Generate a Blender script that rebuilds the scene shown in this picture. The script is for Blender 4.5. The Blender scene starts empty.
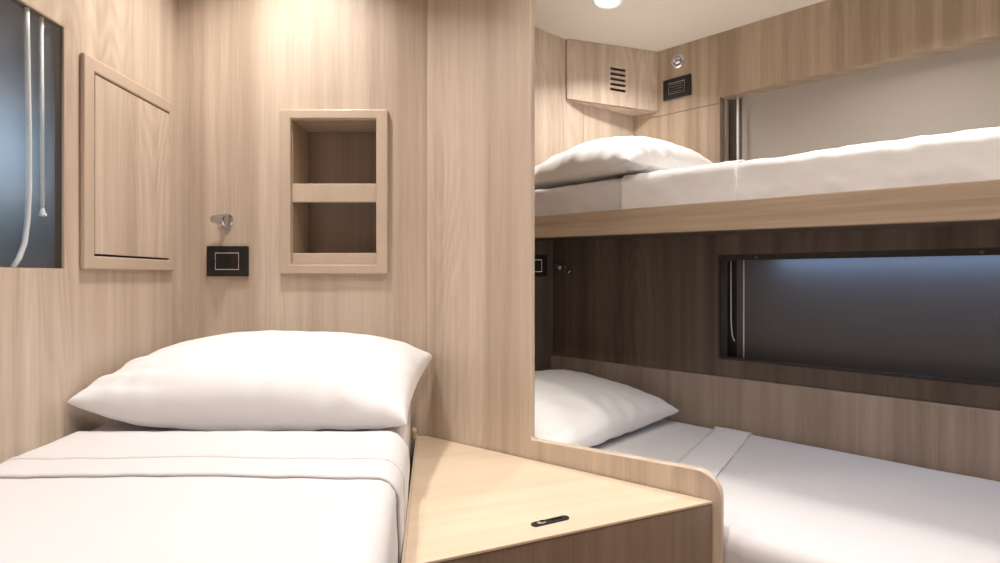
import bpy, bmesh, math, random
from mathutils import Vector, Matrix, noise
from mathutils.geometry import tessellate_polygon
random.seed(7)
scene = bpy.context.scene
C = scene.collection

# ---------------------------------------------------------------- camera
FOC, CX, CY = 560.0, 500.0, 277.0
cam_d = bpy.data.cameras.new('camera'); cam = bpy.data.objects.new('camera', cam_d); C.objects.link(cam)
cam_d.sensor_width = 36.0; cam_d.lens = 36.0 * FOC / 1000.0
cam_d.shift_y = -(281.5 - CY) / 1000.0
cam_d.clip_start = 0.02
cam.location = (0, 0, 0); cam.rotation_euler = (math.radians(90), 0, 0)
scene.camera = cam

# ---------------------------------------------------------------- world, view
world = bpy.data.worlds.new('world'); scene.world = world; world.use_nodes = True
world.node_tree.nodes['Background'].inputs[0].default_value = (0.35, 0.45, 0.6, 1)
world.node_tree.nodes['Background'].inputs[1].default_value = 0.3
vs = scene.view_settings
scene.display_settings.display_device = 'sRGB'
vs.view_transform = 'Standard'; vs.look = 'None'; vs.gamma = 1; vs.use_curve_mapping = False
vs.exposure = 0.06

# hull side frame: u runs along the hull towards the camera side, n is outward distance
N = Vector((0.694, 0.720, 0.0)); D = Vector((0.720, -0.694, 0.0)); Z = Vector((0, 0, 1))
def H(u, n, z=0.0): return N * n + D * u + Z * z
def ceil_z(x, y):
    n = x * N.x + y * N.y
    return min(1.10, 1.418 - 0.205 * n)

# ---------------------------------------------------------------- lamps (each sits in a ceiling fitting built below)
WARM = (1.0, 0.95, 0.90)
LAMPS = [  # x, y, power, angle, warm; walkway lamp is unseen, added to light the rail
    (-0.60, 1.36, 5.5), (0.123, 0.99, 4.4), (-0.62, 0.30, 4.6), (0.63, 0.51, 7.0),
    (0.405, 2.11, 3.6), (1.02, 1.40, 4.5)]
for lx, ly, pw in LAMPS:
    ld = bpy.data.lights.new('downlight_beam', 'AREA'); ld.shape = 'DISK'; ld.size = 0.09
    ld.energy = pw; ld.color = WARM; ld.spread = math.radians(115)
    lo = bpy.data.objects.new('downlight_beam', ld); C.objects.link(lo)
    lo.location = (lx, ly, ceil_z(lx, ly) - 0.022)

# daylight that slips in round the window blinds
def daylight(name, loc, direction, sx, sy, power, col=(0.55, 0.75, 1.0)):
    ld = bpy.data.lights.new(name, 'AREA'); ld.shape = 'RECTANGLE'; ld.size = sx; ld.size_y = sy
    ld.energy = power; ld.color = col
    lo = bpy.data.objects.new(name, ld); C.objects.link(lo)
    return lo

# ---------------------------------------------------------------- materials
def new_mat(name):
    m = bpy.data.materials.new(name); m.use_nodes = True
    return m, m.node_tree.nodes, m.node_tree.links, m.node_tree.nodes['Principled BSDF']

def wood(name, light, dark, rough=0.42, contrast=1.0):
    m, nd, lk, b = new_mat(name)
    tc = nd.new('ShaderNodeTexCoord')
    def noi(su, sv, detail, rough_, dist=0.0, off=0.0):
        mp = nd.new('ShaderNodeMapping'); mp.inputs['Scale'].default_value = (su, sv, 1); mp.inputs['Location'].default_value = (off, off * .7, 0)
        lk.new(tc.outputs['UV'], mp.inputs['Vector'])
        t = nd.new('ShaderNodeTexNoise'); t.inputs['Scale'].default_value = 1; t.inputs['Detail'].default_value = detail
        t.inputs['Roughness'].default_value = rough_; t.inputs['Distortion'].default_value = dist
        lk.new(mp.outputs[0], t.inputs['Vector']); return t.outputs['Fac']
    def math_(op, a, b_, c_=None):
        n = nd.new('ShaderNodeMath'); n.operation = op
        for i, v in enumerate((a, b_, c_)):
            if v is None: continue
            if isinstance(v, (int, float)): n.inputs[i].default_value = v
            else: lk.new(v, n.inputs[i])
        return n.outputs[0]
    broad = noi(9, 0.25, 2, 0.5, 0, 3.1)
    mid = noi(42, 0.9, 3, 0.55, 0.2, 7.7)
    fine = noi(260, 5.0, 3, 0.6, 0, 1.3)
    # cathedral figure: contour lines of a slow stretched noise
    cath = noi(7.5, 1.1, 1.5, 0.45, 0.15, 5.0)
    rings = math_('FRACT', math_('MULTIPLY', cath, 15.0), 0.0)
    tri = math_('ABSOLUTE', math_('SUBTRACT', rings, 0.5), 0.0)
    msk = noi(3.3, 0.6, 1, 0.5, 0, 11.0)
    msk = math_('MULTIPLY', math_('MAXIMUM', math_('SUBTRACT', msk, 0.47), 0.0), 3.2)
    band = noi(24, 0.12, 1, 0.5, 0, 15.0)
    f = math_('MULTIPLY', math_('SUBTRACT', broad, 0.5), 1.5 * contrast)
    f = math_('ADD', f, math_('MULTIPLY', math_('SUBTRACT', band, 0.5), 1.2 * contrast))
    f = math_('ADD', f, math_('MULTIPLY', math_('SUBTRACT', mid, 0.5), 0.9 * contrast))
    f = math_('ADD', f, math_('MULTIPLY', math_('SUBTRACT', fine, 0.5), 0.75 * contrast))
    f = math_('ADD', f, math_('MULTIPLY', math_('MULTIPLY', math_('SUBTRACT', tri, 0.25), msk), 1.0 * contrast))
    f = math_('ADD', f, 0.5)
    mix = nd.new('ShaderNodeMix'); mix.data_type = 'RGBA'
    lk.new(f, mix.inputs['Factor']); mix.inputs['A'].default_value = (*dark, 1); mix.inputs['B'].default_value = (*light, 1)
    lk.new(mix.outputs['Result'], b.inputs['Base Color'])
    b.inputs['Roughness'].default_value = rough
    bp = nd.new('ShaderNodeBump'); bp.inputs['Strength'].default_value = 0.06; bp.inputs['Distance'].default_value = 0.002
    lk.new(fine, bp.inputs['Height']); lk.new(bp.outputs[0], b.inputs['Normal'])
    return m

def plain(name, col, rough=0.5, metal=0.0, **kw):
    m, nd, lk, b = new_mat(name)
    b.inputs['Base Color'].default_value = (*col, 1); b.inputs['Roughness'].default_value = rough; b.inputs['Metallic'].default_value = metal
    t = nd.new('ShaderNodeTexNoise'); t.inputs['Scale'].default_value = 180
    bp = nd.new('ShaderNodeBump'); bp.inputs['Strength'].default_value = kw.get('bump', 0.02); bp.inputs['Distance'].default_value = 0.001
    lk.new(t.outputs['Fac'], bp.inputs['Height']); lk.new(bp.outputs[0], b.inputs['Normal'])
    return m

def linen(name, col, stripes=0.0):
    m, nd, lk, b = new_mat(name)
    b.inputs['Base Color'].default_value = (*col, 1); b.inputs['Roughness'].default_value = 0.75
    b.inputs['Sheen Weight'].default_value = 0.15
    tc = nd.new('ShaderNodeTexCoord')
    mp = nd.new('ShaderNodeMapping'); lk.new(tc.outputs['UV'], mp.inputs['Vector'])
    t = nd.new('ShaderNodeTexNoise'); t.inputs['Scale'].default_value = 350; t.inputs['Detail'].default_value = 2
    lk.new(mp.outputs[0], t.inputs['Vector'])
    bp = nd.new('ShaderNodeBump'); bp.inputs['Strength'].default_value = 0.12; bp.inputs['Distance'].default_value = 0.001
    lk.new(t.outputs['Fac'], bp.inputs['Height'])
    lk.new(bp.outputs[0], b.inputs['Normal'])
    if stripes:
        w = nd.new('ShaderNodeTexWave'); w.wave_type = 'BANDS'; w.bands_direction = 'X'; w.inputs['Scale'].default_value = 18; w.inputs['Distortion'].default_value = 0
        lk.new(mp.outputs[0], w.inputs['Vector'])
        mr = nd.new('ShaderNodeMapRange'); mr.inputs['From Min'].default_value = 0.35; mr.inputs['From Max'].default_value = 0.65
        mr.inputs['To Min'].default_value = 1 - stripes; mr.inputs['To Max'].default_value = 1.0
        lk.new(w.outputs['Fac'], mr.inputs['Value'])
        mx = nd.new('ShaderNodeMix'); mx.data_type = 'RGBA'; mx.blend_type = 'MULTIPLY'; mx.inputs['Factor'].default_value = 1
        mx.inputs['A'].default_value = (*col, 1); lk.new(mr.outputs[0], mx.inputs['B'])
        lk.new(mx.outputs['Result'], b.inputs['Base Color'])
    return m

def glow(name, col, strength):
    m, nd, lk, b = new_mat(name)
    b.inputs['Base Color'].default_value = (0.9, 0.9, 0.9, 1)
    b.inputs['Emission Color'].default_value = (*col, 1); b.inputs['Emission Strength'].default_value = strength
    return m

M = dict(
    oak=wood('ash_veneer', (0.66, 0.545, 0.44), (0.455, 0.35, 0.268), contrast=1.2),
    frame=wood('ash_solid', (0.57, 0.46, 0.36), (0.49, 0.38, 0.29), contrast=0.5),
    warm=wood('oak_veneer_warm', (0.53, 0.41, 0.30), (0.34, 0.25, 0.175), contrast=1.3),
    bronze=plain('bronze_profile', (0.035, 0.032, 0.030), 0.4),
    dusk=wood('shaded_oak_veneer', (0.20, 0.155, 0.125), (0.095, 0.07, 0.055), contrast=0.9),  # oak darkened in its colour for the shade under the upper bunk
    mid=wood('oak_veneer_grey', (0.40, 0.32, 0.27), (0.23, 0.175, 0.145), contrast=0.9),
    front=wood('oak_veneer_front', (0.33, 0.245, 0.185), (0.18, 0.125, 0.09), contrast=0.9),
    top=wood('light_oak_top', (0.71, 0.585, 0.445), (0.57, 0.44, 0.315), rough=0.35, contrast=0.7),
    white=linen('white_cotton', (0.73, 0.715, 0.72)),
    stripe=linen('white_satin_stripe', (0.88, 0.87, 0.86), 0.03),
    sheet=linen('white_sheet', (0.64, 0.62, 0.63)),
    crisp=linen('white_cotton_lit', (0.87, 0.86, 0.86)),  # same linen, colour lightened to stand in for light on the upper bunk
    ceiling=plain('cream_headliner', (0.74, 0.68, 0.60), 0.6),
    floor=wood('teak_floor', (0.35, 0.23, 0.14), (0.22, 0.13, 0.08)),
    black=plain('black_plastic', (0.006, 0.006, 0.006), 0.5, bump=0),
    dark=plain('dark_gap', (0.02, 0.016, 0.012), 0.8),
    chrome=plain('chrome', (0.62, 0.64, 0.68), 0.10, 1.0, bump=0),
    brass=plain('tan_brass', (0.62, 0.47, 0.30), 0.35, 0.3, bump=0),
    cord=plain('white_cord', (0.90, 0.91, 0.92), 0.4),
    blind=plain('cream_blind', (0.43, 0.39, 0.34), 0.7),
    blind_dark=plain('grey_blind', (0.16, 0.155, 0.155), 0.7),
    track=plain('brown_track', (0.13, 0.105, 0.085), 0.4),
    steel=plain('blue_grey_blind', (0.24, 0.30, 0.37), 0.28, 0.8),
    bulb=glow('lamp_diffuser', (1.0, 0.93, 0.83), 9.0),
)
gm, nd, lk, b = new_mat('window_pane')
nd.remove(b)
tr = nd.new('ShaderNodeBsdfTransparent'); tr.inputs[0].default_value = (0.95, 0.97, 0.98, 1)
gl = nd.new('ShaderNodeBsdfGlossy'); gl.inputs['Roughness'].default_value = 0.03
lw = nd.new('ShaderNodeLayerWeight'); lw.inputs['Blend'].default_value = 0.5
pw_ = nd.new('ShaderNodeMath'); pw_.operation = 'POWER'; lk.new(lw.outputs['Facing'], pw_.inputs[0]); pw_.inputs[1].default_value = 4.0
fr = nd.new('ShaderNodeMath'); fr.operation = 'MULTIPLY_ADD'; lk.new(pw_.outputs[0], fr.inputs[0]); fr.inputs[1].default_value = 0.6; fr.inputs[2].default_value = 0.02
ms = nd.new('ShaderNodeMixShader'); lk.new(fr.outputs[0], ms.inputs[0]); lk.new(tr.outputs[0], ms.inputs[1]); lk.new(gl.outputs[0], ms.inputs[2])
lk.new(ms.outputs[0], nd['Material Output'].inputs[0]); M['glass'] = gm

def blind_mat(name, col, tcol, fac):
    m, nd, lk, b = new_mat(name)
    b.inputs['Base Color'].default_value = (*col, 1); b.inputs['Roughness'].default_value = 0.45
    tl = nd.new('ShaderNodeBsdfTranslucent'); tl.inputs['Color'].default_value = (*tcol, 1)
    mx = nd.new('ShaderNodeMixShader'); mx.inputs[0].default_value = fac
    tc = nd.new('ShaderNodeTexCoord'); mp = nd.new('ShaderNodeMapping'); mp.inputs['Scale'].default_value = (120, 2, 1)
    t = nd.new('ShaderNodeTexNoise'); t.inputs['Scale'].default_value = 1; lk.new(tc.outputs['UV'], mp.inputs[0]); lk.new(mp.outputs[0], t.inputs[0])
    bp = nd.new('ShaderNodeBump'); bp.inputs['Strength'].default_value = 0.25; bp.inputs['Distance'].default_value = 0.002
    lk.new(t.outputs['Fac'], bp.inputs['Height']); lk.new(bp.outputs[0], b.inputs['Normal'])
    lk.new(b.outputs[0], mx.inputs[1]); lk.new(tl.outputs[0], mx.inputs[2]); lk.new(mx.outputs[0], nd['Material Output'].inputs[0])
    return m
M['steel'] = blind_mat('slate_roller_blind', (0.06, 0.065, 0.075), (0.55, 0.60, 0.66), 0.35)

# ---------------------------------------------------------------- mesh helpers
def uv_planar(me, grain):
    uvl = me.uv_layers.new(name='UVMap') if not me.uv_layers else me.uv_layers[0]
    g0 = Vector(grain).normalized()
    off = random.random() * 9
    for p in me.polygons:
        n = p.normal
        g = g0 - n * g0.dot(n)
        if g.length < 0.2: g = Vector((1, 0, 0)) - n * n.x
        if g.length < 0.2: g = Vector((0, 1, 0)) - n * n.y
        g.normalize(); a = n.cross(g)
        for li in p.loop_indices:
            co = me.vertices[me.loops[li].vertex_index].co
            uvl.data[li].uv = (co.dot(a) + off, co.dot(g) + off)

def obj(name, bm, mat, parent=None, grain=(0, 0, 1), smooth=False, bevel=0.0, seg=2, uv=True):
    me = bpy.data.meshes.new(name)
    bmesh.ops.recalc_face_normals(bm, faces=bm.faces)
    bm.to_mesh(me); bm.free()
    if uv: uv_planar(me, grain)
    me.materials.append(M[mat] if isinstance(mat, str) else mat)
    for p in me.polygons: p.use_smooth = smooth
    o = bpy.data.objects.new(name, me); C.objects.link(o)
    if parent:
        o.parent = parent
        pw = parent.matrix_basis.copy() if parent.parent is None else Matrix.Identity(4)   # a part's own world frame is the origin
        o.matrix_parent_inverse = pw.inverted()
    if bevel:
        md = o.modifiers.new('bevel', 'BEVEL'); md.width = bevel; md.segments = seg; md.limit_method = 'ANGLE'; md.angle_limit = math.radians(40)
    return o

def prism(bm, origin, a, b_, outline, t, holes=()):
    """flat polygon in the frame (origin, a, b_) thickened by t along a x b_, with holes"""
    a = Vector(a); b_ = Vector(b_); nrm = a.cross(b_).normalized(); origin = Vector(origin)
    loops = [list(outline)] + [list(h) for h in holes]
    flat = [p for l in loops for p in l]
    tris = tessellate_polygon([[Vector((p[0], p[1], 0)) for p in l] for l in loops])
    f = [bm.verts.new(origin + a * p[0] + b_ * p[1]) for p in flat]
    r = [bm.verts.new(origin + a * p[0] + b_ * p[1] + nrm * t) for p in flat]
    if not holes:
        bm.faces.new(f); bm.faces.new(list(reversed(r)))
    else:
        for t3 in tris:
            if len(set(t3)) < 3: continue
            try: bm.faces.new([f[i] for i in t3]); bm.faces.new([r[i] for i in reversed(t3)])
            except ValueError: pass
    k = 0
    for l in loops:
        m_ = len(l)
        for i in range(m_):
            j = (i + 1) % m_
            bm.faces.new((f[k + i], f[k + j], r[k + j], r[k + i]))
        k += m_
    return bm

def rect(x0, y0, x1, y1): return [(x0, y0), (x1, y0), (x1, y1), (x0, y1)]

def plan_prism(bm, pts, z0, z1):
    """plan polygon (world x, y) extruded; z0 / z1 may be functions of x, y"""
    g = lambda z, p: z(p[0], p[1]) if callable(z) else z
    lo = [bm.verts.new((p[0], p[1], g(z0, p))) for p in pts]
    hi = [bm.verts.new((p[0], p[1], g(z1, p))) for p in pts]
    bm.faces.new(lo); bm.faces.new(list(reversed(hi)))
    for i in range(len(pts)):
        j = (i + 1) % len(pts); bm.faces.new((lo[i], lo[j], hi[j], hi[i]))
    return bm

def box(bm, o, a, b_, c, la, lb, lc):
    """box centred at o along axes a, b_, c"""
    o = Vector(o); a = Vector(a); b_ = Vector(b_); c = Vector(c)
    vs_ = [bm.verts.new(o + a * (sa * la / 2) + b_ * (sb * lb / 2) + c * (sc * lc / 2)) for sa in (-1, 1) for sb in (-1, 1) for sc in (-1, 1)]
    for q in ((0, 1, 3, 2), (4, 6, 7, 5), (0, 4, 5, 1), (2, 3, 7, 6), (0, 2, 6, 4), (1, 5, 7, 3)): bm.faces.new([vs_[i] for i in q])
    return bm

def tube(bm, pts, r, seg=10, caps=True):
    rings = []
    pts = [Vector(p) for p in pts]
    rr = r if isinstance(r, (list, tuple)) else [r] * len(pts)
    t0 = (pts[1] - pts[0]).normalized()
    up = Vector((0, 0, 1)) if abs(t0.z) < 0.9 else Vector((1, 0, 0))
    s = t0.cross(up).normalized()
    for i, p in enumerate(pts):
        t = (pts[min(i + 1, len(pts) - 1)] - pts[max(i - 1, 0)])
        t = t.normalized() if t.length > 1e-9 else t0
        s = (s - t * s.dot(t)).normalized(); q = t.cross(s)
        rings.append([bm.verts.new(p + (s * math.cos(2 * math.pi * k / seg) + q * math.sin(2 * math.pi * k / seg)) * rr[i]) for k in range(seg)])
    for i in range(len(rings) - 1):
        for k in range(seg):
            bm.faces.new((rings[i][k], rings[i][(k + 1) % seg], rings[i + 1][(k + 1) % seg], rings[i + 1][k]))
    if caps: bm.faces.new(rings[0]); bm.faces.new(list(reversed(rings[-1])))
    return bm

def disc_lathe(bm, o, axis, prof, seg=24):
    """profile list of (distance along axis, radius)"""
    axis = Vector(axis).normalized(); o = Vector(o)
    pts = [o + axis * d for d, r in prof]
    s = axis.cross(Vector((0, 0, 1)) if abs(axis.z) < 0.9 else Vector((1, 0, 0))).normalized(); q = axis.cross(s)
    rings = [[bm.verts.new(o + axis * d + (s * math.cos(2 * math.pi * k / seg) + q * math.sin(2 * math.pi * k / seg)) * max(r, 1e-5)) for k in range(seg)] for d, r in prof]
    for i in range(len(rings) - 1):
        for k in range(seg): bm.faces.new((rings[i][k], rings[i][(k + 1) % seg], rings[i + 1][(k + 1) % seg], rings[i + 1][k]))
    bm.faces.new(rings[0]); bm.faces.new(list(reversed(rings[-1])))
    return bm

def struct(o): o['kind'] = 'structure'; return o
def tag(o, label, cat, group=None):
    o['label'] = label; o['category'] = cat
    if group: o['group'] = group
    return o
def thing(name, label, cat, loc, group=None):
    o = bpy.data.objects.new(name, None); C.objects.link(o); o.location = loc; o.empty_display_size = 0.05
    return tag(o, label, cat, group)

FLOOR = -0.95; TOP = 1.12

# ================================================================ ROOM SHELL
LD = Vector((-0.0482, 1.0, 0)).normalized()            # along the left wall, away from the camera
LC = Vector((-0.943, 1.64, 0))                         # left rear corner
LN = Vector((LD.y, -LD.x, 0))                          # from left wall into the room
def L(y, off=0.0, z=0.0):                              # point on the left wall at world depth y
    s = (y - 1.64) / LD.y
    return LC + LD * s + LN * off + Z * z

# floor and ceiling
bm = bmesh.new(); plan_prism(bm, [(-1.2, -1.3), (4.0, -1.3), (1.9, 1.5), (0.4, 2.9), (-1.2, 2.9)], FLOOR - 0.03, FLOOR)
struct(obj('floor', bm, 'floor', grain=(0, 1, 0)))
bm = bmesh.new()
def quadprism(pts, th):
    lo = [bm.verts.new(p) for p in pts]; hi = [bm.verts.new(Vector(p) + Z * th) for p in pts]
    bm.faces.new(lo); bm.faces.new(list(reversed(hi)))
    for i in range(4): j = (i + 1) % 4; bm.faces.new((lo[i], lo[j], hi[j], hi[i]))
def cz(n): return 1.418 - 0.205 * n
quadprism([H(-3.2, -2.2, 1.10), H(1.2, -2.2, 1.10), H(1.2, 1.55, 1.10), H(-3.2, 1.55, 1.10)], 0.03)
quadprism([H(-3.2, 1.55, 1.10), H(1.2, 1.55, 1.10), H(1.2, 2.35, cz(2.35)), H(-3.2, 2.35, cz(2.35))], 0.03)
struct(obj('ceiling', bm, 'ceiling'))

# left wall with the window opening.  local x = along LD from the corner (negative = nearer)
def ls(y): return (y - 1.64) / LD.y
W1 = (ls(0.62), 0.016, ls(1.186), 0.530)               # s0, z0, s1, z1
bm = bmesh.new()
prism(bm, LC, LD, Z, rect(ls(-1.15), FLOOR, 0.02, TOP), -0.10, [rect(*W1)])
struct(obj('wall_left', bm, 'oak'))

# rear wall A with the niche opening
NX0, NX1, NZ0, NZ1 = -0.609, -0.360, 0.036, 0.460      # opening of the niche
bm = bmesh.new()
prism(bm, (0, 1.64, 0), (1, 0, 0), Z, rect(-0.96, FLOOR, -0.205, TOP), -0.02, [rect(NX0, NZ0, NX1, NZ1)])
struct(obj('wall_back', bm, 'oak'))

# partition with the low bulwark in one panel
PA = Vector((-0.214, 1.64, 0)); PD = Vector((1.367, -1.0, 0)).normalized()
PN = PD.cross(Z); PN = -PN if PN.y < 0 else PN          # away from the camera
plen = math.hypot(1.367, 1.0)
s_edge = 0.214 * plen; s_end = 0.4895 * plen            # tall part ends, low part ends
zb0, zb1 = -0.413, -0.405
out = [(0, FLOOR), (s_end, FLOOR)]
R = 0.052
for k in range(9):
    a = math.pi / 2 * k / 8
    out.append((s_end - R + R * math.cos(a), zb1 - R + R * math.sin(a)))
r2 = 0.006
out += [(s_edge + r2, zb0), (s_edge + r2 * .3, zb0 + r2 * .3), (s_edge, zb0 + r2), (s_edge, TOP), (0, TOP)]
bm = bmesh.new()
prism(bm, PA, PD, Z, out, -0.020)
pp = struct(obj('wall_partition', bm, 'oak', bevel=0.003, seg=3))
# make sure the slab lies behind its front face
c = sum((Vector(v) for v in pp.bound_box), Vector()) / 8
if (c - PA).dot(PN) < 0: 
    for v in pp.data.vertices: v.co += PN * 0.020

# hull wall, lower run, with the lower window
W2 = (-0.823, -0.290, 0.42, 0.078)
bm = bmesh.new()
prism(bm, H(0, 1.968), D, Z, rect(-1.58, FLOOR, 0.62, 0.150), 0.0, []) if False else None
def hull_prism(bm, n, outline, t, holes=()):
    nr = D.cross(Z)
    sgn = 1 if nr.dot(N) > 0 else -1
    return prism(bm, H(0, n), D, Z, outline, sgn * t, holes)
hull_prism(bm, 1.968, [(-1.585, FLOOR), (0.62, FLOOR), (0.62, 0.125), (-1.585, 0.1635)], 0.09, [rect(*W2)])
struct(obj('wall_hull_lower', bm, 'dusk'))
# upper run: three veneer panels with hairline seams, and the upper window opening
W3 = (-0.911, 0.255, 0.30, 0.712)
bm = bmesh.new()
g = 0.0012
zc = cz(2.2) + 0.02
hull_prism(bm, 2.2, rect(-1.36, 0.690, -0.911 - g, zc), 0.09)
hull_prism(bm, 2.2, rect(-1.36, 0.16, -0.911 - g, 0.690 - 2 * g), 0.09)
hull_prism(bm, 2.2, rect(-0.911, 0.712, 0.62, zc), 0.09)
hull_prism(bm, 2.2, rect(-0.911, 0.16, 0.62, 0.255), 0.09)
hull_prism(bm, 2.2, rect(0.30, 0.255, 0.62, 0.712), 0.09)
hull_prism(bm, 2.205, rect(-1.36, 0.16, -0.911 - g, zc), 0.08)
struct(obj('wall_hull_upper', bm, 'warm'))
bm = bmesh.new(); hull_prism(bm, 1.950, rect(-1.568, -0.62, 0.61, -0.350), 0.0175)
struct(obj('trim_1', bm, 'mid', bevel=0.0015))

# head-end wall behind the berths, lower and upper run
def wall_seg(bm, p, q, z0, z1, t=0.03):
    p = Vector((*p, 0)); q = Vector((*q, 0)); d = (q - p).normalized(); nr = Vector((-d.y, d.x, 0))
    if nr.y < 0: nr = -nr
    a, b2, c2, d2 = p, q, q + nr * t, p + nr * t
    plan_prism(bm, [(v.x, v.y) for v in (a, b2, c2, d2)], z0, z1)
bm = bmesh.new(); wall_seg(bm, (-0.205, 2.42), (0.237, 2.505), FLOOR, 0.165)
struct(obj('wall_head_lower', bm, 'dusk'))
bm = bmesh.new(); wall_seg(bm, (-0.205, 2.205), (0.366, 2.446), 0.172, TOP)
wall_seg(bm, (0.367, 2.446), (0.594, 2.486), 0.172, TOP)
struct(obj('wall_head_upper', bm, 'oak'))
# closures out of view: side of the berth head, foot end of the berths, rear wall
bm = bmesh.new(); plan_prism(bm, [(-0.235, 1.662), (-0.205, 1.662), (-0.205, 2.46), (-0.235, 2.46)], FLOOR, TOP)
struct(obj('wall_side', bm, 'oak'))
bm = bmesh.new()
e0, e1 = H(0.62, 2.3), H(0.62, -1.35)
wall_seg(bm, (e1.x, e1.y), (e0.x, e0.y), FLOOR, TOP)
o = struct(obj('wall_foot', bm, 'oak'))
for v in o.data.vertices: v.co += D * 0.035
bm = bmesh.new(); plan_prism(bm, [(-1.0, -1.15), (0.2, -1.15), (0.2, -1.18), (-1.0, -1.18)], FLOOR, TOP)
struct(obj('wall_rear', bm, 'oak'))

# ================================================================ WINDOWS
def cord(bm, pts, r): tube(bm, pts, r, 8)
# left window
w = bpy.data.objects.new('window_1', None); C.objects.link(w); w.location = LC + LD * ((W1[0] + W1[2]) / 2); struct(w)
def lp(s, z, off): return LC + LD * s + LN * off + Z * z      # off>0 into the room
bm = bmesh.new(); prism(bm, lp(0, 0, -0.019), LD, Z, rect(W1[0] - .01, W1[1] - .01, W1[2] + .01, W1[3] + .01), -0.006)
obj('window_blind', bm, 'steel', w)
bm = bmesh.new()
prism(bm, lp(0, 0, -0.0005), LD, Z, rect(W1[0], W1[1], W1[2], W1[3]), -0.005, [rect(W1[0] + .0025, W1[1] + .002, W1[2] - .0025, W1[3] - .002)])
obj('window_frame', bm, 'frame', w)
bm = bmesh.new()
prism(bm, lp(0, 0, -0.006), LD, Z, rect(W1[0] + .0002, W1[1] + .0002, W1[2] - .0002, W1[3] - .0002), -0.012, [rect(W1[0] + .003, W1[1] + .003, W1[2] - .003, W1[3] - .003)])
obj('frame_lining', bm, 'track', w)
bm = bmesh.new(); prism(bm, lp(0, 0, -0.0045), LD, Z, rect(W1[0] + .0026, W1[1] + .0022, W1[2] - .0026, W1[3] - .0022), -0.001)
obj('window_pane', bm, 'glass', w)
# cords of the left blind: a long slack one and a short one with a tassel
def left_at(px, py, off):      # point on the plane of the left window, off metres into the room
    rx = (px - CX) / FOC; rz = (CY - py) / FOC
    o_ = LC + LN * off
    t = o_.dot(LN) / (rx * LN.x + LN.y)
    return Vector((rx * t, t, rz * t))
bm = bmesh.new()
cord(bm, [left_at(x, y, -0.010) for x, y in ((26.5, 2), (27, 40), (28, 90), (29, 140), (29, 190), (27.5, 220), (24.5, 243), (19, 258), (12, 268.5))], 0.0048)
obj('blind_cord', bm, 'cord', w, smooth=True)
bm = bmesh.new()
a_, b2_ = left_at(41.5, 14, -0.012), left_at(42.5, 208, -0.012)
tube(bm, [a_, b2_], 0.0036, 8)
wand = obj('blind_wand', bm, 'cord', w, smooth=True)
bm = bmesh.new(); e_ = left_at(42.3, 216, -0.012)
disc_lathe(bm, b2_, e_ - b2_, [(0, .003), (.006, .0045), (.014, .0078), (.017, .0072)], 14)
obj('tassel', bm, 'cord', wand, smooth=True)

# lower hull window
w = bpy.data.objects.new('window_2', None); C.objects.link(w); w.location = H((W2[0] + W2[2]) / 2, 1.968); struct(w)
bm = bmesh.new(); hull_prism(bm, 2.050, rect(W2[0] + .035, W2[1] - .01, W2[2] + .01, W2[3] + .01), 0.004)
obj('window_blind', bm, 'blind_dark', w)
bm = bmesh.new(); hull_prism(bm, 2.054, rect(W2[0] - .01, W2[1] - .01, W2[0] + .06, W2[3] + .01), 0.004)
obj('side_track', bm, 'bronze', w)
bm = bmesh.new(); hull_prism(bm, 1.9685, rect(W2[0], W2[1], W2[2], W2[3]), 0.008, [rect(W2[0] + .008, W2[1] + .008, W2[2] - .008, W2[3] - .020)])
obj('window_frame', bm, 'bronze', w)
for u_ in (-0.69, -0.11, 0.25):
    bm = bmesh.new(); disc_lathe(bm, H(u_, 1.969, W2[3] - .009), -N, [(-.002, .007), (.003, .007), (.006, .004)], 12)
    obj('frame_clip', bm, 'track', w, smooth=True)
bm = bmesh.new()
c0 = H(W2[0] + .040, 1.985)
cord(bm, [c0 + Z * W2[3], c0 + Z * (-.15), c0 + Z * (-.205) + D * .004, c0 + Z * (-.225) + D * .012], 0.002)
obj('blind_cord', bm, 'cord', w, smooth=True)
bm = bmesh.new(); c0 = H(W2[0] + .082, 1.990); cord(bm, [c0 + Z * W2[3], c0 + Z * W2[1]], 0.002)
obj('blind_cord', bm, 'cord', w, smooth=True)

# upper hull window
w = bpy.data.objects.new('window_3', None); C.objects.link(w); w.location = H((W3[0] + W3[2]) / 2, 2.2); struct(w)
bm = bmesh.new(); hull_prism(bm, 2.262, rect(W3[0] + .062, W3[1] - .01, W3[2] + .01, W3[3] + .01), 0.004)
obj('window_blind', bm, 'blind', w)
bm = bmesh.new(); hull_prism(bm, 2.268, rect(W3[0] - .01, W3[1] - .01, W3[0] + .08, W3[3] + .01), 0.004)
obj('side_track', bm, 'track', w)
bm = bmesh.new(); hull_prism(bm, 2.235, rect(W3[0] + .002, W3[1], W3[0] + .012, W3[3]), 0.02)
obj('track_profile', bm, 'blind', w)
bm = bmesh.new(); c0 = H(W3[0] + .060, 2.225); cord(bm, [c0 + Z * W3[3], c0 + Z * .33], 0.0048)
obj('blind_cord', bm, 'cord', w, smooth=True)

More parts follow.
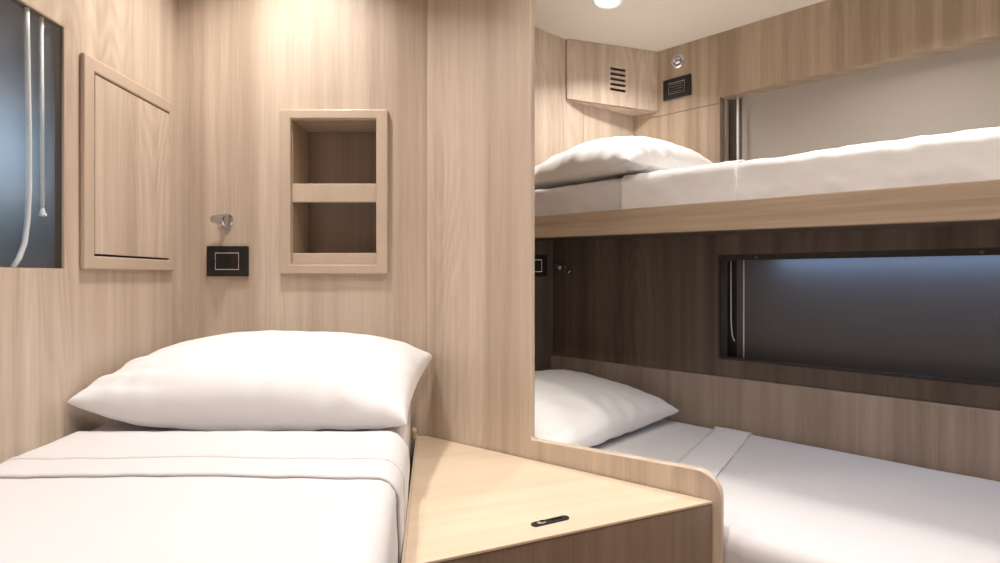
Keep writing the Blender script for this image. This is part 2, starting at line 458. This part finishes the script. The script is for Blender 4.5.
lo = daylight('daylight_gap_lower', 0, 0, 1.05, 0.012, 0.9, (0.38, 0.60, 1.0))
lo.matrix_world = Matrix.Translation(H(-0.12, 2.012, W2[3] - 0.003)) @ Matrix((( D.x, N.x, 0, 0), (D.y, N.y, 0, 0), (0, 0, 1, 0), (0, 0, 0, 1)))
lo = daylight('daylight_behind_left_blind', 0, 0, 0.20, 0.16, 2.2, (0.90, 0.96, 1.0))
dz_ = -LN; dx_ = LD; dy_ = dz_.cross(dx_)
lo.matrix_world = Matrix.Translation(lp(ls(1.02), 0.24, -0.125)) @ Matrix(((dx_.x, dy_.x, dz_.x, 0), (dx_.y, dy_.y, dz_.y, 0), (dx_.z, dy_.z, dz_.z, 0), (0, 0, 0, 1)))

# ================================================================ NICHE on the back wall
yw = 1.64
t = thing('wall_niche', 'open two-shelf wooden niche set in the back wall above the pillow', 'shelf niche', ((NX0 + NX1) / 2, yw, NZ0))
FX0, FX1, FZ0, FZ1 = -0.641, -0.3265, 0.009, 0.487
bm = bmesh.new(); prism(bm, (0, yw - 0.014, 0), (1, 0, 0), Z, rect(FX0, FZ0, FX1, FZ1), -0.016, [rect(NX0, NZ0, NX1, NZ1)])
obj('frame', bm, 'frame', t, bevel=0.003)
bm = bmesh.new()   # lining: two sides, top, bottom, back
dp = 0.135
for (x0, x1, z0, z1) in ((NX0 - .01, NX0 + .0015, NZ0, NZ1), (NX1 - .0015, NX1 + .01, NZ0, NZ1)):
    box(bm, ((x0 + x1) / 2, yw + dp / 2, (z0 + z1) / 2), (1, 0, 0), (0, 1, 0), Z, x1 - x0, dp - .004, z1 - z0)
for z0 in (NZ0 - .0085, NZ1 - .0015):
    box(bm, ((NX0 + NX1) / 2, yw + dp / 2, z0 + .005), (1, 0, 0), (0, 1, 0), Z, NX1 - NX0 + .02, dp - .004, .01)
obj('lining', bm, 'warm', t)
bm = bmesh.new(); box(bm, ((NX0 + NX1) / 2, yw + dp + .004, (NZ0 + NZ1) / 2), (1, 0, 0), (0, 1, 0), Z, NX1 - NX0 + .02, .008, NZ1 - NZ0 + .02)
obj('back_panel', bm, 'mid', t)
for za, zb_, zt in ((0.2195, 0.2735, 0.262), (NZ0, 0.070, 0.058)):
    bm = bmesh.new()
    box(bm, ((NX0 + NX1) / 2, yw + .008, (za + zb_) / 2), (1, 0, 0), (0, 1, 0), Z, NX1 - NX0 - .001, .018, zb_ - za)
    box(bm, ((NX0 + NX1) / 2, yw + dp / 2 + .008, zt - .008), (1, 0, 0), (0, 1, 0), Z, NX1 - NX0 - .001, dp - .02, .016)
    obj('shelf', bm, 'frame', t, bevel=0.0015, grain=(0, 0, 1))

# ================================================================ CABINET HATCH on the left wall
s0, s1 = ls(1.229), ls(1.600)
t = thing('wall_cabinet', 'shallow wooden wall cabinet with a flush door beside the left window', 'cabinet', LC + LD * ((s0 + s1) / 2) + Z * 0.02)
z0, z1 = 0.0175, 0.494
d0, d1, dz0, dz1 = ls(1.263), ls(1.576), 0.0475, 0.4625
bm = bmesh.new(); prism(bm, LC + LN * 0.011, LD, Z, rect(s0, z0, s1, z1), -0.0105, [rect(d0, dz0, d1, dz1)])
for v in bm.verts: pass
fo = obj('frame', bm, 'frame', t, bevel=0.003)
bm = bmesh.new(); prism(bm, LC + LN * 0.0105, LD, Z, rect(d0 + .0015, dz0 + .005, d1 - .0015, dz1 - .005), -0.006)
obj('door', bm, 'oak', t, bevel=0.001)
bm = bmesh.new(); prism(bm, LC + LN * 0.004, LD, Z, rect(d0 - .002, dz0 - .002, d1 + .002, dz1 + .002), -0.003)
obj('gap_backing', bm, 'dark', t)

# ================================================================ SWITCHES AND LAMPS
def switch(label, o, a, nrm, w_=0.122, h_=0.084, slats=0):
    """o centre on wall, a = horizontal axis, nrm = towards the room"""
    o = Vector(o); a = Vector(a).normalized(); nrm = Vector(nrm).normalized()
    t = thing('light_switch', label, 'switch', o, 'black switch plates')
    bm = bmesh.new(); box(bm, o + nrm * .005, a, Z, nrm, w_, h_, .0095); obj('cover_plate', bm, 'black', t, bevel=0.0015)
    bm = bmesh.new(); iw, ih = w_ * .58, h_ * .58
    prism(bm, o + nrm * .0098, a, Z, rect(-iw / 2, -ih / 2, iw / 2, ih / 2), -.0012, [rect(-iw / 2 + .002, -ih / 2 + .003, iw / 2 - .002, ih / 2 - .003)])
    r_ = obj('chrome_surround', bm, 'chrome', t)
    if slats:
        for k in range(4):
            bm = bmesh.new(); box(bm, o + nrm * .0105 + Z * (-.015 + k * .010), a, Z, nrm, iw * .8, .0022, .0015); obj('slat', bm, 'chrome', t)
    else:
        for k in (0,):
            bm = bmesh.new(); box(bm, o + nrm * .0108, a, Z, nrm, iw * .86, ih * .82, .002); obj('rocker', bm, 'black', t, bevel=.0006)
    return t
switch('black rectangular switch plate on back wall left of the niche', ((228.6 - 500) / FOC * 1.64, 1.64, (277 - 261.3) / FOC * 1.64), (1, 0, 0), (0, -1, 0), 0.120, 0.088)
nh = -N
switch('black slatted switch plate on upper wall beside the vent box', H(-1.090, 2.2, 0.79), D, nh, slats=1)
hd = Vector((0.442, 0.085, 0)).normalized(); hn = Vector((hd.y, -hd.x, 0))
pl = Vector((-0.205, 2.42, 0)) + hd * ((0.150 + 0.205) / hd.x)
switch('black switch plate in shadow on head wall of the lower berth', pl + Z * 0.050, hd, hn, 0.12, 0.095)

def reading_lamp(label, o, nrm, head_dir, tilt=0.0, scale=1.0, name='reading_lamp'):
    o = Vector(o); nrm = Vector(nrm).normalized(); hdv = Vector(head_dir).normalized()
    t = thing(name, label, 'lamp', o, 'chrome reading lamps')
    s = scale
    bm = bmesh.new(); disc_lathe(bm, o, nrm, [(0.0003, .016 * s), (.004 * s, .016 * s), (.006 * s, .013 * s), (.007 * s, .006 * s)], 20); obj('base', bm, 'chrome', t, smooth=False)
    j = o + nrm * .030 * s
    bm = bmesh.new(); tube(bm, [o + nrm * .005 * s, j], .005 * s, 10); obj('stem', bm, 'chrome', t, smooth=True)
    bm = bmesh.new(); bmesh.ops.create_icosphere(bm, subdivisions=2, radius=.009 * s, matrix=Matrix.Translation(j)); obj('ball_joint', bm, 'chrome', t, smooth=True)
    bm = bmesh.new()
    disc_lathe(bm, j - hdv * .022 * s, hdv, [(0, .006 * s), (.004 * s, .009 * s), (.016 * s, .010 * s), (.026 * s, .012 * s), (.048 * s, .015 * s), (.050 * s, .013 * s), (.046 * s, .011 * s)], 20)
    obj('lamp_head', bm, 'chrome', t, smooth=False)
    return t
reading_lamp('chrome swivel reading lamp above switch plate on the back wall', ((226 - 500) / FOC * 1.64, 1.64, (277 - 221) / FOC * 1.64), (0, -1, 0), (1, -0.45, -0.12), scale=1.3)
# round swivel lamp above the upper switch
pu = H(-1.088, 2.2, 0.902)
tt = thing('reading_lamp', 'round chrome reading lamp on upper wall above slatted switch', 'lamp', pu, 'chrome reading lamps')
bm = bmesh.new(); disc_lathe(bm, pu, -N, [(.0003, .030), (.004, .030), (.007, .026), (.007, .020), (.003, .019)], 28); obj('bezel', bm, 'chrome', tt)
bm = bmesh.new(); disc_lathe(bm, pu, -N, [(.002, .018), (.010, .017), (.016, .012), (.018, .006), (.0185, .001)], 24); obj('swivel_ball', bm, 'chrome', tt, smooth=True)
bm = bmesh.new(); tube(bm, [pu - N * .014, pu - N * .030 - D * .008 - Z * .004], .006, 12); obj('lamp_head', bm, 'chrome', tt, smooth=True)
# curved lamp in the lower berth
o_ = H(-1.535, 1.968, 0.045); tt = thing('reading_lamp', 'chrome curved-arm reading lamp in the dark corner of lower berth', 'lamp', o_, 'chrome reading lamps')
bm = bmesh.new(); disc_lathe(bm, o_, -N, [(.0003, .017), (.005, .017), (.008, .010)], 18); obj('base', bm, 'chrome', tt)
arm = [o_ - N * .006, o_ - N * .025 + Z * .008, o_ - N * .035 + D * .03 + Z * .012, o_ - N * .038 + D * .060 + Z * .006, o_ - N * .04 + D * .080 - Z * .012]
bm = bmesh.new(); tube(bm, arm, .0048, 10); obj('arm', bm, 'chrome', tt, smooth=True)
bm = bmesh.new(); disc_lathe(bm, arm[-1], (arm[-1] - arm[-2]), [(-.006, .006), (0, .010), (.02, .013), (.022, .010)], 18); obj('lamp_head', bm, 'chrome', tt)

# ================================================================ CORNER BOX with vent
P1 = Vector((0.287, 2.40, 0)); P2 = Vector((0.675, 2.402, 0))
t = thing('vent_box', 'wooden corner box with five black vent slots under the ceiling', 'vent box', (P1 + P2) / 2 + Z * .75)
zb = lambda x, y: 1.160 - 0.205 * (x * N.x + y * N.y)
zt = lambda x, y: ceil_z(x, y) - 0.0015
P3 = Vector((0.590, 2.480, 0)); P4 = Vector((0.367, 2.442, 0)); P5 = Vector((0.276, 2.404, 0))
bm = bmesh.new(); plan_prism(bm, [(p.x, p.y) for p in (P1 + Vector((0, .014, 0)), P2 + Vector((-.012, .014, 0)), P3 - Vector((.004, .004, 0)), P4 - Vector((0, .004, 0)))], zb, zt)
obj('box_body', bm, 'oak', t)
bd = (P2 - P1).normalized()
def bx_(px, py):   # photo point onto the box front
    rx = (px - CX) / FOC; y_ = 2.401; return ((rx * y_ - P1.x) / bd.x, (CY - py) / FOC * y_)
holes = []
for k in range(5):
    yb = 68.2 + k * 5.15
    a0 = bx_(610, yb); a1 = bx_(626, yb + 2.2)
    hgt = .0062; h = []
    for (cx_, cz_, ang0) in ((a0[0] + hgt, a0[1], 90), (a1[0] - hgt, a1[1], -90)):
        for q in range(5):
            an = math.radians(ang0 + q * 45); h.append((cx_ + hgt * math.cos(an), cz_ + hgt * math.sin(an)))
    holes.append(h)
ln = (P2 - P1).length
outl = [(0, zb(P1.x, P1.y)), (ln, zb(P2.x, P2.y)), (ln, zt(P2.x, P2.y)), (0, zt(P1.x, P1.y))]
bm = bmesh.new(); prism(bm, P1, bd, Z, outl, -0.012, holes)
fp = obj('front_panel', bm, 'oak', t)
bm = bmesh.new(); prism(bm, P1 + Vector((0, .0125, 0)), bd, Z, rect(bx_(607, 0)[0], bx_(0, 95)[1], bx_(629, 0)[0], bx_(0, 64)[1]), -0.001)
obj('vent_backing', bm, 'dark', t)

# ================================================================ SOFT GOODS
def edge_map(v, lo_, hi_, r, skirt):
    """unrolled coordinate -> (position, drop)"""
    a = math.pi / 2 * r
    if v < lo_ + r:
        d_ = lo_ + r - v
        if d_ <= a: th = d_ / r; return lo_ + r - r * math.sin(th), r * (1 - math.cos(th))
        return lo_, r + (d_ - a)
    if v > hi_ - r:
        d_ = v - (hi_ - r)
        if d_ <= a: th = d_ / r; return hi_ - r + r * math.sin(th), r * (1 - math.cos(th))
        return hi_, r + (d_ - a)
    return v, 0.0

def samples(lo_, hi_, r, skirt, step):
    a = math.pi / 2 * r
    v0, v1 = lo_ + r - a - (skirt - r), hi_ - r + a + (skirt - r)
    k = max(8, int((v1 - v0) / step)); return [v0 + (v1 - v0) * i / k for i in range(k + 1)]

def bedding(name, mat, frame, A, B, top, r, skirt, step=0.02, wr=0.003, seed=0.0, sag=0.0, parent=None, offset=0.0, xr=None, close=True, fq=(3.1, 4.2)):
    """rounded mattress skin.  frame(a, b, z) -> world.  A = (a0,a1) lengthwise, B = (b0,b1) across"""
    bm = bmesh.new()
    sa = samples(*A, r, skirt, step); sb = samples(*B, r, skirt, step)
    if xr: sa = [xr[0] + (xr[1] - xr[0]) * i / max(2, int((xr[1] - xr[0]) / step)) for i in range(max(2, int((xr[1] - xr[0]) / step)) + 1)]
    grid = []
    for va in sa:
        row = []
        for vb in sb:
            pa, da = edge_map(va, *A, r, skirt); pb, db = edge_map(vb, *B, r, skirt)
            dr = min(math.hypot(da, db), skirt)
            p = Vector((va * fq[0] + vb * fq[0] * .6 + seed, vb * fq[1], seed * 1.7))
            w_ = noise.noise(p) * .6 + noise.noise(p * 2.6 + Vector((5, 1, 2))) * .35 + abs(noise.noise(p * 4.1 + Vector((9, 3, 0)))) * .35
            cen = 1 - (2 * (pb - B[0]) / (B[1] - B[0]) - 1) ** 2
            side = min(1, dr / max(r, 1e-4))
            z = top - dr + wr * w_ * (1 - side) - sag * cen * (1 - side) + offset * (1 - side)
            ob = wr * 1.3 * w_ * side + offset * side
            if db > 0: pb += ob if vb > (B[0] + B[1]) / 2 else -ob
            if da > 0: pa += ob if va > (A[0] + A[1]) / 2 else -ob
            row.append(bm.verts.new(frame(pa, pb, z)))
        grid.append(row)
    for i in range(len(grid) - 1):
        for j in range(len(sb) - 1):
            bm.faces.new((grid[i][j], grid[i + 1][j], grid[i + 1][j + 1], grid[i][j + 1]))
    if close:
        ring = [grid[0][j] for j in range(len(sb))] + [grid[i][-1] for i in range(1, len(grid))] + [grid[-1][j] for j in range(len(sb) - 2, -1, -1)] + [grid[i][0] for i in range(len(grid) - 2, 0, -1)]
        bm.faces.new(ring)
    o = obj(name, bm, mat, parent, grain=(0, 1, 0), smooth=True)
    return o

def solid(o, th):
    md = o.modifiers.new('thickness', 'SOLIDIFY'); md.thickness = th; md.offset = -1
    return o

# ---- bed 1 (left).  a = -depth (lengthwise), b = 0..1 across blended between the two edges
def bl(y): return -0.943 - 0.0482 * (y - 1.64) + 0.006
def br(y): return -0.253 - 0.1185 * (y - 1.65) - 0.008
BW = 0.72
def f1(a, b, z):
    y = a; k = b / BW
    return Vector((bl(y) * (1 - k) + br(y) * k, y, z))
TOP1 = -0.338
t = thing('bed_box', 'boxed wooden base carrying the left bed mattress', 'bed base', (-0.5, 0.6, FLOOR))
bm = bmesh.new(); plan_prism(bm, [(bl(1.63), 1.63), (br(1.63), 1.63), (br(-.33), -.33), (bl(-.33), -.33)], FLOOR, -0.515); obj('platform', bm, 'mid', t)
m1 = bedding('mattress', 'sheet', f1, (-0.33, 1.63), (0.0, BW), TOP1, 0.026, 0.175, 0.018, 0.005, 2.3)
tag(m1, 'white covered mattress of the left single bed', 'mattress')
# the turned-down sheet: long cover, and the folded-back band lying on it
cov = solid(bedding('bed_sheet', 'sheet', f1, (-0.33, 1.63), (0.0, BW), TOP1, 0.026, 0.172, 0.014, 0.006, 2.3, offset=0.006, xr=(-0.30, 1.02), close=False), 0.002)
tag(cov, 'smooth white flat sheet on the left bed, top end folded back', 'sheet')
band = bedding('folded_hem', 'sheet', f1, (-0.33, 1.63), (0.0, BW), TOP1, 0.026, 0.168, 0.012, 0.006, 2.3, offset=0.011, xr=(0.925, 1.185), close=False, parent=cov)
solid(band, 0.004)
solid(bedding('hem_stitching', 'sheet', f1, (-0.33, 1.63), (0.0, BW), TOP1, 0.026, 0.168, 0.006, 0.006, 2.3, offset=0.0125, xr=(1.008, 1.020), close=False, parent=band), 0.003)

# ---- lower right berth.  a = u (lengthwise), b = n across
def f2(a, b, z): return H(a, b, z)
TOP2 = -0.53
t = thing('bed_box', 'boxed wooden base under the lower right berth', 'bed base', H(-0.5, 1.5, FLOOR))
bm = bmesh.new(); plan_prism(bm, [tuple(H(u, n).xy) for u, n in ((-0.64, 1.175), (0.60, 1.175), (0.60, 1.945), (-1.55, 1.945), (-1.55, 1.66), (-1.30, 1.50))], FLOOR, -0.725); obj('platform', bm, 'mid', t)
m2 = bedding('mattress', 'white', f2, (-1.54, 0.60), (1.165, 1.945), TOP2, 0.024, 0.19, 0.02, 0.004, 4.0)
tag(m2, 'white covered mattress of the lower right berth', 'mattress')
def f2s(a, b, z):
    k = (b - 1.165) / .78
    return H(a - 0.16 * (k - 1.0) * 1.0, b, z)
def skew(a, b, z):
    k = max(0, min(1, (1.945 - b) / .78))
    w_ = max(0, min(1, (a + 1.0) / .5)) ; w_ = 1 if a < 0 else max(0, 1 - a / .5)
    return H(a + 0.135 * k * w_, b, z)
c2 = solid(bedding('bed_sheet', 'sheet', skew, (-1.54, 0.60), (1.165, 1.945), TOP2, 0.024, 0.187, 0.018, 0.004, 5.0, offset=0.005, xr=(-0.80, 0.55), close=False), 0.002)
tag(c2, 'white flat sheet on lower right berth with a folded-back band', 'sheet')
b2 = solid(bedding('folded_hem', 'white', skew, (-1.54, 0.60), (1.165, 1.945), TOP2, 0.024, 0.18, 0.014, 0.004, 5.0, offset=0.011, xr=(-0.815, -0.695), close=False, parent=c2), 0.004)

# ---- upper berth: deck, rail, mattress
t = thing('upper_bunk', 'upper bunk shelf with a horizontal-grain wooden front rail', 'bunk', H(-0.4, 1.9, 0.13))
def rail_z(u, which):   # slightly rising towards the head end
    return (0.122 if which == 0 else 0.2065) + (-(u + 0.05)) * (0.0175 if which == 0 else 0.0145)
bm = bmesh.new()
u0, u1, n0, n1 = -1.62, 0.61, 1.58, 1.604
vv = [bm.verts.new(H(u, n, z)) for u in (u0, u1) for n in (n0, n1) for z in (rail_z(u, 0), rail_z(u, 1))]
for q in ((0, 1, 3, 2), (4, 6, 7, 5), (0, 4, 5, 1), (2, 3, 7, 6), (0, 2, 6, 4), (1, 5, 7, 3)): bm.faces.new([vv[i] for i in q])
obj('front_rail', bm, 'warm', t, grain=tuple(D), bevel=0.003)
bm = bmesh.new()
pts = [H(0.61, 1.6045), H(0.61, 2.195), H(-1.296, 2.195), Vector((-0.19, 2.205, 0)), ]
plan_prism(bm, [(p.x, p.y) for p in (H(0.61, 1.6045), H(0.61, 2.194), H(-1.29, 2.194), Vector((.366, 2.44, 0)), H(-1.60, 1.6045))],
           lambda x, y: 0.137 - ((x * D.x + y * D.y) + .05) * 0.0175, lambda x, y: 0.165 - ((x * D.x + y * D.y) + .05) * 0.0175)
plan_prism(bm, [(-.2, 2.10), (-.06, 2.255), (.366, 2.442), (.59, 2.486), (.30, 2.58), (-.2, 2.47)], 0.1655, 0.18)
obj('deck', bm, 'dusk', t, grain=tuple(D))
def f3(a, b, z):
    hd_ = max(0, min(1, (-0.7 - a) / .5)) * max(0, min(1, (b - 1.6) / .585))
    return H(a + .14 * hd_, b, z + (-(a + .05)) * 0.010)
m3 = bedding('mattress', 'white', f3, (-1.42, 0.60), (1.602, 2.185), 0.318, 0.022, 0.140, 0.010, 0.012, 7.0, fq=(5.5, 6))
tag(m3, 'white mattress on the upper bunk', 'mattress')
c3 = solid(bedding('bed_sheet', 'crisp', f3, (-1.42, 0.60), (1.602, 2.185), 0.318, 0.022, 0.122, 0.010, 0.012, 7.0, offset=0.004, fq=(5.5, 6), xr=(-0.97, 0.55), close=False), 0.002)
tag(c3, 'crisp white sheet tucked along the upper bunk mattress', 'sheet')
b3 = solid(bedding('folded_hem', 'crisp', f3, (-1.42, 0.60), (1.602, 2.185), 0.318, 0.022, 0.121, 0.010, 0.012, 7.0, offset=0.0105, fq=(5.5, 6), xr=(-0.985, -0.612), close=False, parent=c3), 0.003)

# ---- pillows
def pillow(label, mtx, hx, hy, up, dn, mat='stripe', seed=0.0, wr=0.006, pinch=0.10, lift=None, warp=None, pw=0.42, group='bed pillows'):
    """hx, hy half sizes; up/dn puff above and below the seam"""
    K = 72; bm = bmesh.new()
    def pt(s, t, sg):
        # outline: sides bow in, corners point out
        x = hx * s * (1 - pinch * (1 - t * t) * 0 + 0) * (1 - pinch * (abs(s) ** 3) * (1 - t * t) * .55)
        y = hy * t * (1 - pinch * (abs(t) ** 3) * (1 - s * s) * .9)
        e = max(0, (1 - s * s)) ** pw * max(0, (1 - t * t)) ** (pw)
        p = Vector((x * 7 + seed, y * 7, seed + sg * 3))
        cr = noise.noise(p) * .5 + noise.noise(p * 2.3) * .3
        # folds radiating from the seams
        edge = (1 - e)
        rip = noise.noise(Vector((s * 9 + seed, t * 1.6, sg))) * (abs(t) ** 2) + noise.noise(Vector((s * 1.6, t * 9 + seed, sg + 4))) * (abs(s) ** 2)
        crease = -abs(noise.noise(Vector((x * 9 + y * 5 + seed * 2, y * 13 - x * 4, sg)))) * .8
        z = (up if sg > 0 else -dn) * e + (wr * (cr + crease * .7) + wr * 1.3 * rip) * min(1, e * 3) * (1 if sg > 0 else .5)
        if lift: z += lift(s, t)
        if warp: y += warp(s, t)
        return mtx @ Vector((x, y, z))
    vals = [math.sin(math.pi / 2 * (2 * i / K - 1)) for i in range(K + 1)]
    tp = [[bm.verts.new(pt(a, b_, 1)) for b_ in vals] for a in vals]
    bt = [[tp[i][j] if i in (0, K) or j in (0, K) else bm.verts.new(pt(vals[i], vals[j], -1)) for j in range(K + 1)] for i in range(K + 1)]
    uvs = {}
    for g_, fl in ((tp, 0), (bt, 1)):
        for i in range(K):
            for j in range(K):
                q = [g_[i][j], g_[i + 1][j], g_[i + 1][j + 1], g_[i][j + 1]]
                if fl: q.reverse()
                bm.faces.new(q)
    me = bpy.data.meshes.new('pillow'); bm.to_mesh(me); bm.free()
    # stripes run across the pillow's short side: UV from the local frame
    uvl = me.uv_layers.new(name='UVMap'); inv = mtx.inverted()
    for l in me.loops:
        q = inv @ me.vertices[l.vertex_index].co; uvl.data[l.index].uv = (q.x, q.y)
    for p in me.polygons: p.use_smooth = True
    me.materials.append(M[mat])
    o = bpy.data.objects.new('pillow', me); C.objects.link(o)
    md = o.modifiers.new('sub', 'SUBSURF'); md.levels = 1; md.render_levels = 1
    return tag(o, label, 'pillow', group)

def place(center, xdir, ydir):
    x = Vector(xdir).normalized(); y = Vector(ydir); y = (y - x * y.dot(x)).normalized(); z = x.cross(y)
    return Matrix(((x.x, y.x, z.x, center[0]), (x.y, y.y, z.y, center[1]), (x.z, y.z, z.z, center[2]), (0, 0, 0, 1)))
pillow('large plump white pillow on the left bed against the back wall',
       place((-0.556, 1.405, -0.275), (1, -0.01, 0.008), (0.02, 1, 0.20)), 0.360, 0.215, 0.128, 0.055, mat='white', seed=1.0, wr=0.008, pinch=.08, pw=.38,
       lift=lambda s, t: 0.055 * max(0, -s) ** 3 * max(0, (1 - t) / 2))
pillow('white pillow at the head of the lower right berth',
       place(H(-1.205, 1.545, -0.452), N, -D + Z * .12), 0.36, 0.27, 0.095, 0.065, seed=4.2, wr=0.006, pinch=.07, pw=.38)
pillow('puffy white pillow on the upper bunk below the vent box',
       place(H(-1.175, 1.88, 0.366), N + D * .20 + Z * .01, -D + Z * .0), 0.285, 0.315, 0.160, 0.034, mat='crisp', seed=8.4, wr=0.012, pw=0.44, pinch=.05,
       warp=lambda s, t: -0.15 * max(0, s) * max(0, t) + 0.03 * max(0, -s) * max(0, t))

# ================================================================ CORNER CABINET between the beds
t = thing('storage_cabinet', 'low angled storage cabinet with pale wooden top between the beds', 'cabinet', (0.1, 1.2, FLOOR))
A0 = Vector((br(1.634) + .014, 1.634, 0)); A1 = PA + PD * .004 - PN * .003; A2 = PA + PD * (s_end - .016) - PN * .003; A3 = Vector((br(.895) + .014, .893, 0))
A1.y = 1.634
zt_ = -0.463
bm = bmesh.new(); plan_prism(bm, [(p.x, p.y) for p in (A0, A1, A2, A3)], zt_ - .006, zt_)
lid = obj('top', bm, 'top', t, grain=(0.94, 0.34, 0), bevel=0.0015)
ins = lambda p, c_: p + (c_ - p).normalized() * .006
cc = (A0 + A1 + A2 + A3) / 4
bm = bmesh.new(); plan_prism(bm, [(p.x, p.y) for p in (ins(A0, cc), ins(A1, cc), A2 + (A3 - A2).normalized() * .004 + (A1 - A2).normalized() * .012, A3 + (A2 - A3).normalized() * .004 + Vector((0, .012, 0)))], FLOOR + .002, zt_ - .0065)
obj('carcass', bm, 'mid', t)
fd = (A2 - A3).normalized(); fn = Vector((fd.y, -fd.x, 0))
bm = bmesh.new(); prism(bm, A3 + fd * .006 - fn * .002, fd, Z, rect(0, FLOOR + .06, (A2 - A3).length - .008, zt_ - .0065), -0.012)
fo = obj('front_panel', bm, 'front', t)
# thin strip along the bed side
sd = (A0 - A3).normalized(); sn = Vector((sd.y, -sd.x, 0))
bm = bmesh.new(); sl = (A0 - A3).length
box(bm, A3 + sd * (sl / 2) + sn * .0025 + Z * (zt_ + .002), sd, sn, Z, sl, .005, .006); obj('edge_strip', bm, 'frame', t, grain=tuple(sd))
# latch
def on_top(px, py): y_ = zt_ / ((CY - py) / FOC); return Vector(((px - CX) / FOC * y_, y_, zt_))
la, lb = on_top(531.5, 526), on_top(568.5, 517.5)
lx = (lb - la).normalized(); ly_ = Z.cross(lx)
lm = (la + lb) / 2; ll = (lb - la).length
bm = bmesh.new(); hw = .0085; o2 = []
for sx, a0 in ((ll / 2 - hw, -90), (-ll / 2 + hw, 90)):
    for q in range(7): an = math.radians(a0 + q * 30); o2.append((sx + hw * math.cos(an), hw * math.sin(an)))
prism(bm, lm + Z * .0002, lx, ly_, o2, .0022)
lt = obj('lid_latch', bm, 'black', t)
bm = bmesh.new(); disc_lathe(bm, lm - lx * ll * .22 + Z * .002, Z, [(0, .007), (.002, .007), (.0032, .004)], 18)
for v in bm.verts:
    dd = (v.co - lm); k = dd.dot(lx) + ll * .22; v.co += lx * k * .7
obj('push_button', bm, 'chrome', lt)
bm = bmesh.new(); box(bm, lm + lx * ll * .16 + Z * .0026, lx, ly_, Z, ll * .32, .004, .0012); obj('slide_bolt', bm, 'chrome', lt)
# small round knob peg at the rear end of the bed side
kp = thing('coat_peg', 'tiny tan knob peg at the rear corner between bed and cabinet', 'peg', (-0.243, 1.60, zt_))
bx0 = Vector((-0.2435, 1.585, zt_ + .0055))
bm = bmesh.new(); disc_lathe(bm, bx0, Z, [(0, .006), (.004, .0045), (.014, .004), (.018, .0075), (.024, .0085), (.029, .006), (.031, .002)], 16); obj('knob', bm, 'brass', kp, smooth=True)

# ================================================================ CEILING LAMPS
first = None
for i, (lx_, ly2, pw) in enumerate(LAMPS):
    z_ = ceil_z(lx_, ly2)
    lab = ['recessed round downlight in the ceiling above the left bed', 'recessed round downlight above the corner cabinet', 'recessed round downlight near the foot of the left bed',
           'unseen round downlight added over the walkway', 'bright round downlight at top of the photo above the upper pillow', 'recessed round downlight over the middle of the upper bunk'][i]
    if first is None:
        r_ = thing('ceiling_downlight', lab, 'ceiling light', (lx_, ly2, z_), 'ceiling downlights')
        bm = bmesh.new(); prof = [(-.010, .036), (.001, .058), (.005, .058), (.006, .050), (.003, .040), (-.008, .036)]
        seg = 32; rings = [[bm.verts.new((rr * math.cos(2 * math.pi * k / seg), rr * math.sin(2 * math.pi * k / seg), -d_)) for k in range(seg)] for d_, rr in prof]
        for a in range(len(rings)):
            for k in range(seg):
                ra, rb = rings[a], rings[(a + 1) % len(rings)]; bm.faces.new((ra[k], ra[(k + 1) % seg], rb[(k + 1) % seg], rb[k]))
        p1 = obj('trim_ring', bm, 'cord', None, smooth=True); p1.parent = r_
        bm = bmesh.new(); disc_lathe(bm, (0, 0, -.001), (0, 0, -1), [(-.003, .041), (.004, .041), (.010, .033), (.013, .02), (.014, .004)], 28)
        p2 = obj('diffuser', bm, 'bulb', None, smooth=True); p2.parent = r_
        first = (r_, p1, p2)
    else:
        r_ = first[0].copy(); C.objects.link(r_); r_.location = (lx_, ly2, z_); r_['label'] = lab
        for p in first[1:]: q = p.copy(); C.objects.link(q); q.parent = r_
    n_ = lx_ * N.x + ly2 * N.y
    if n_ > 1.55:
        ax = D.normalized(); r_.rotation_mode = 'AXIS_ANGLE'; r_.rotation_axis_angle = (math.atan(.205), -ax.x, -ax.y, 0)
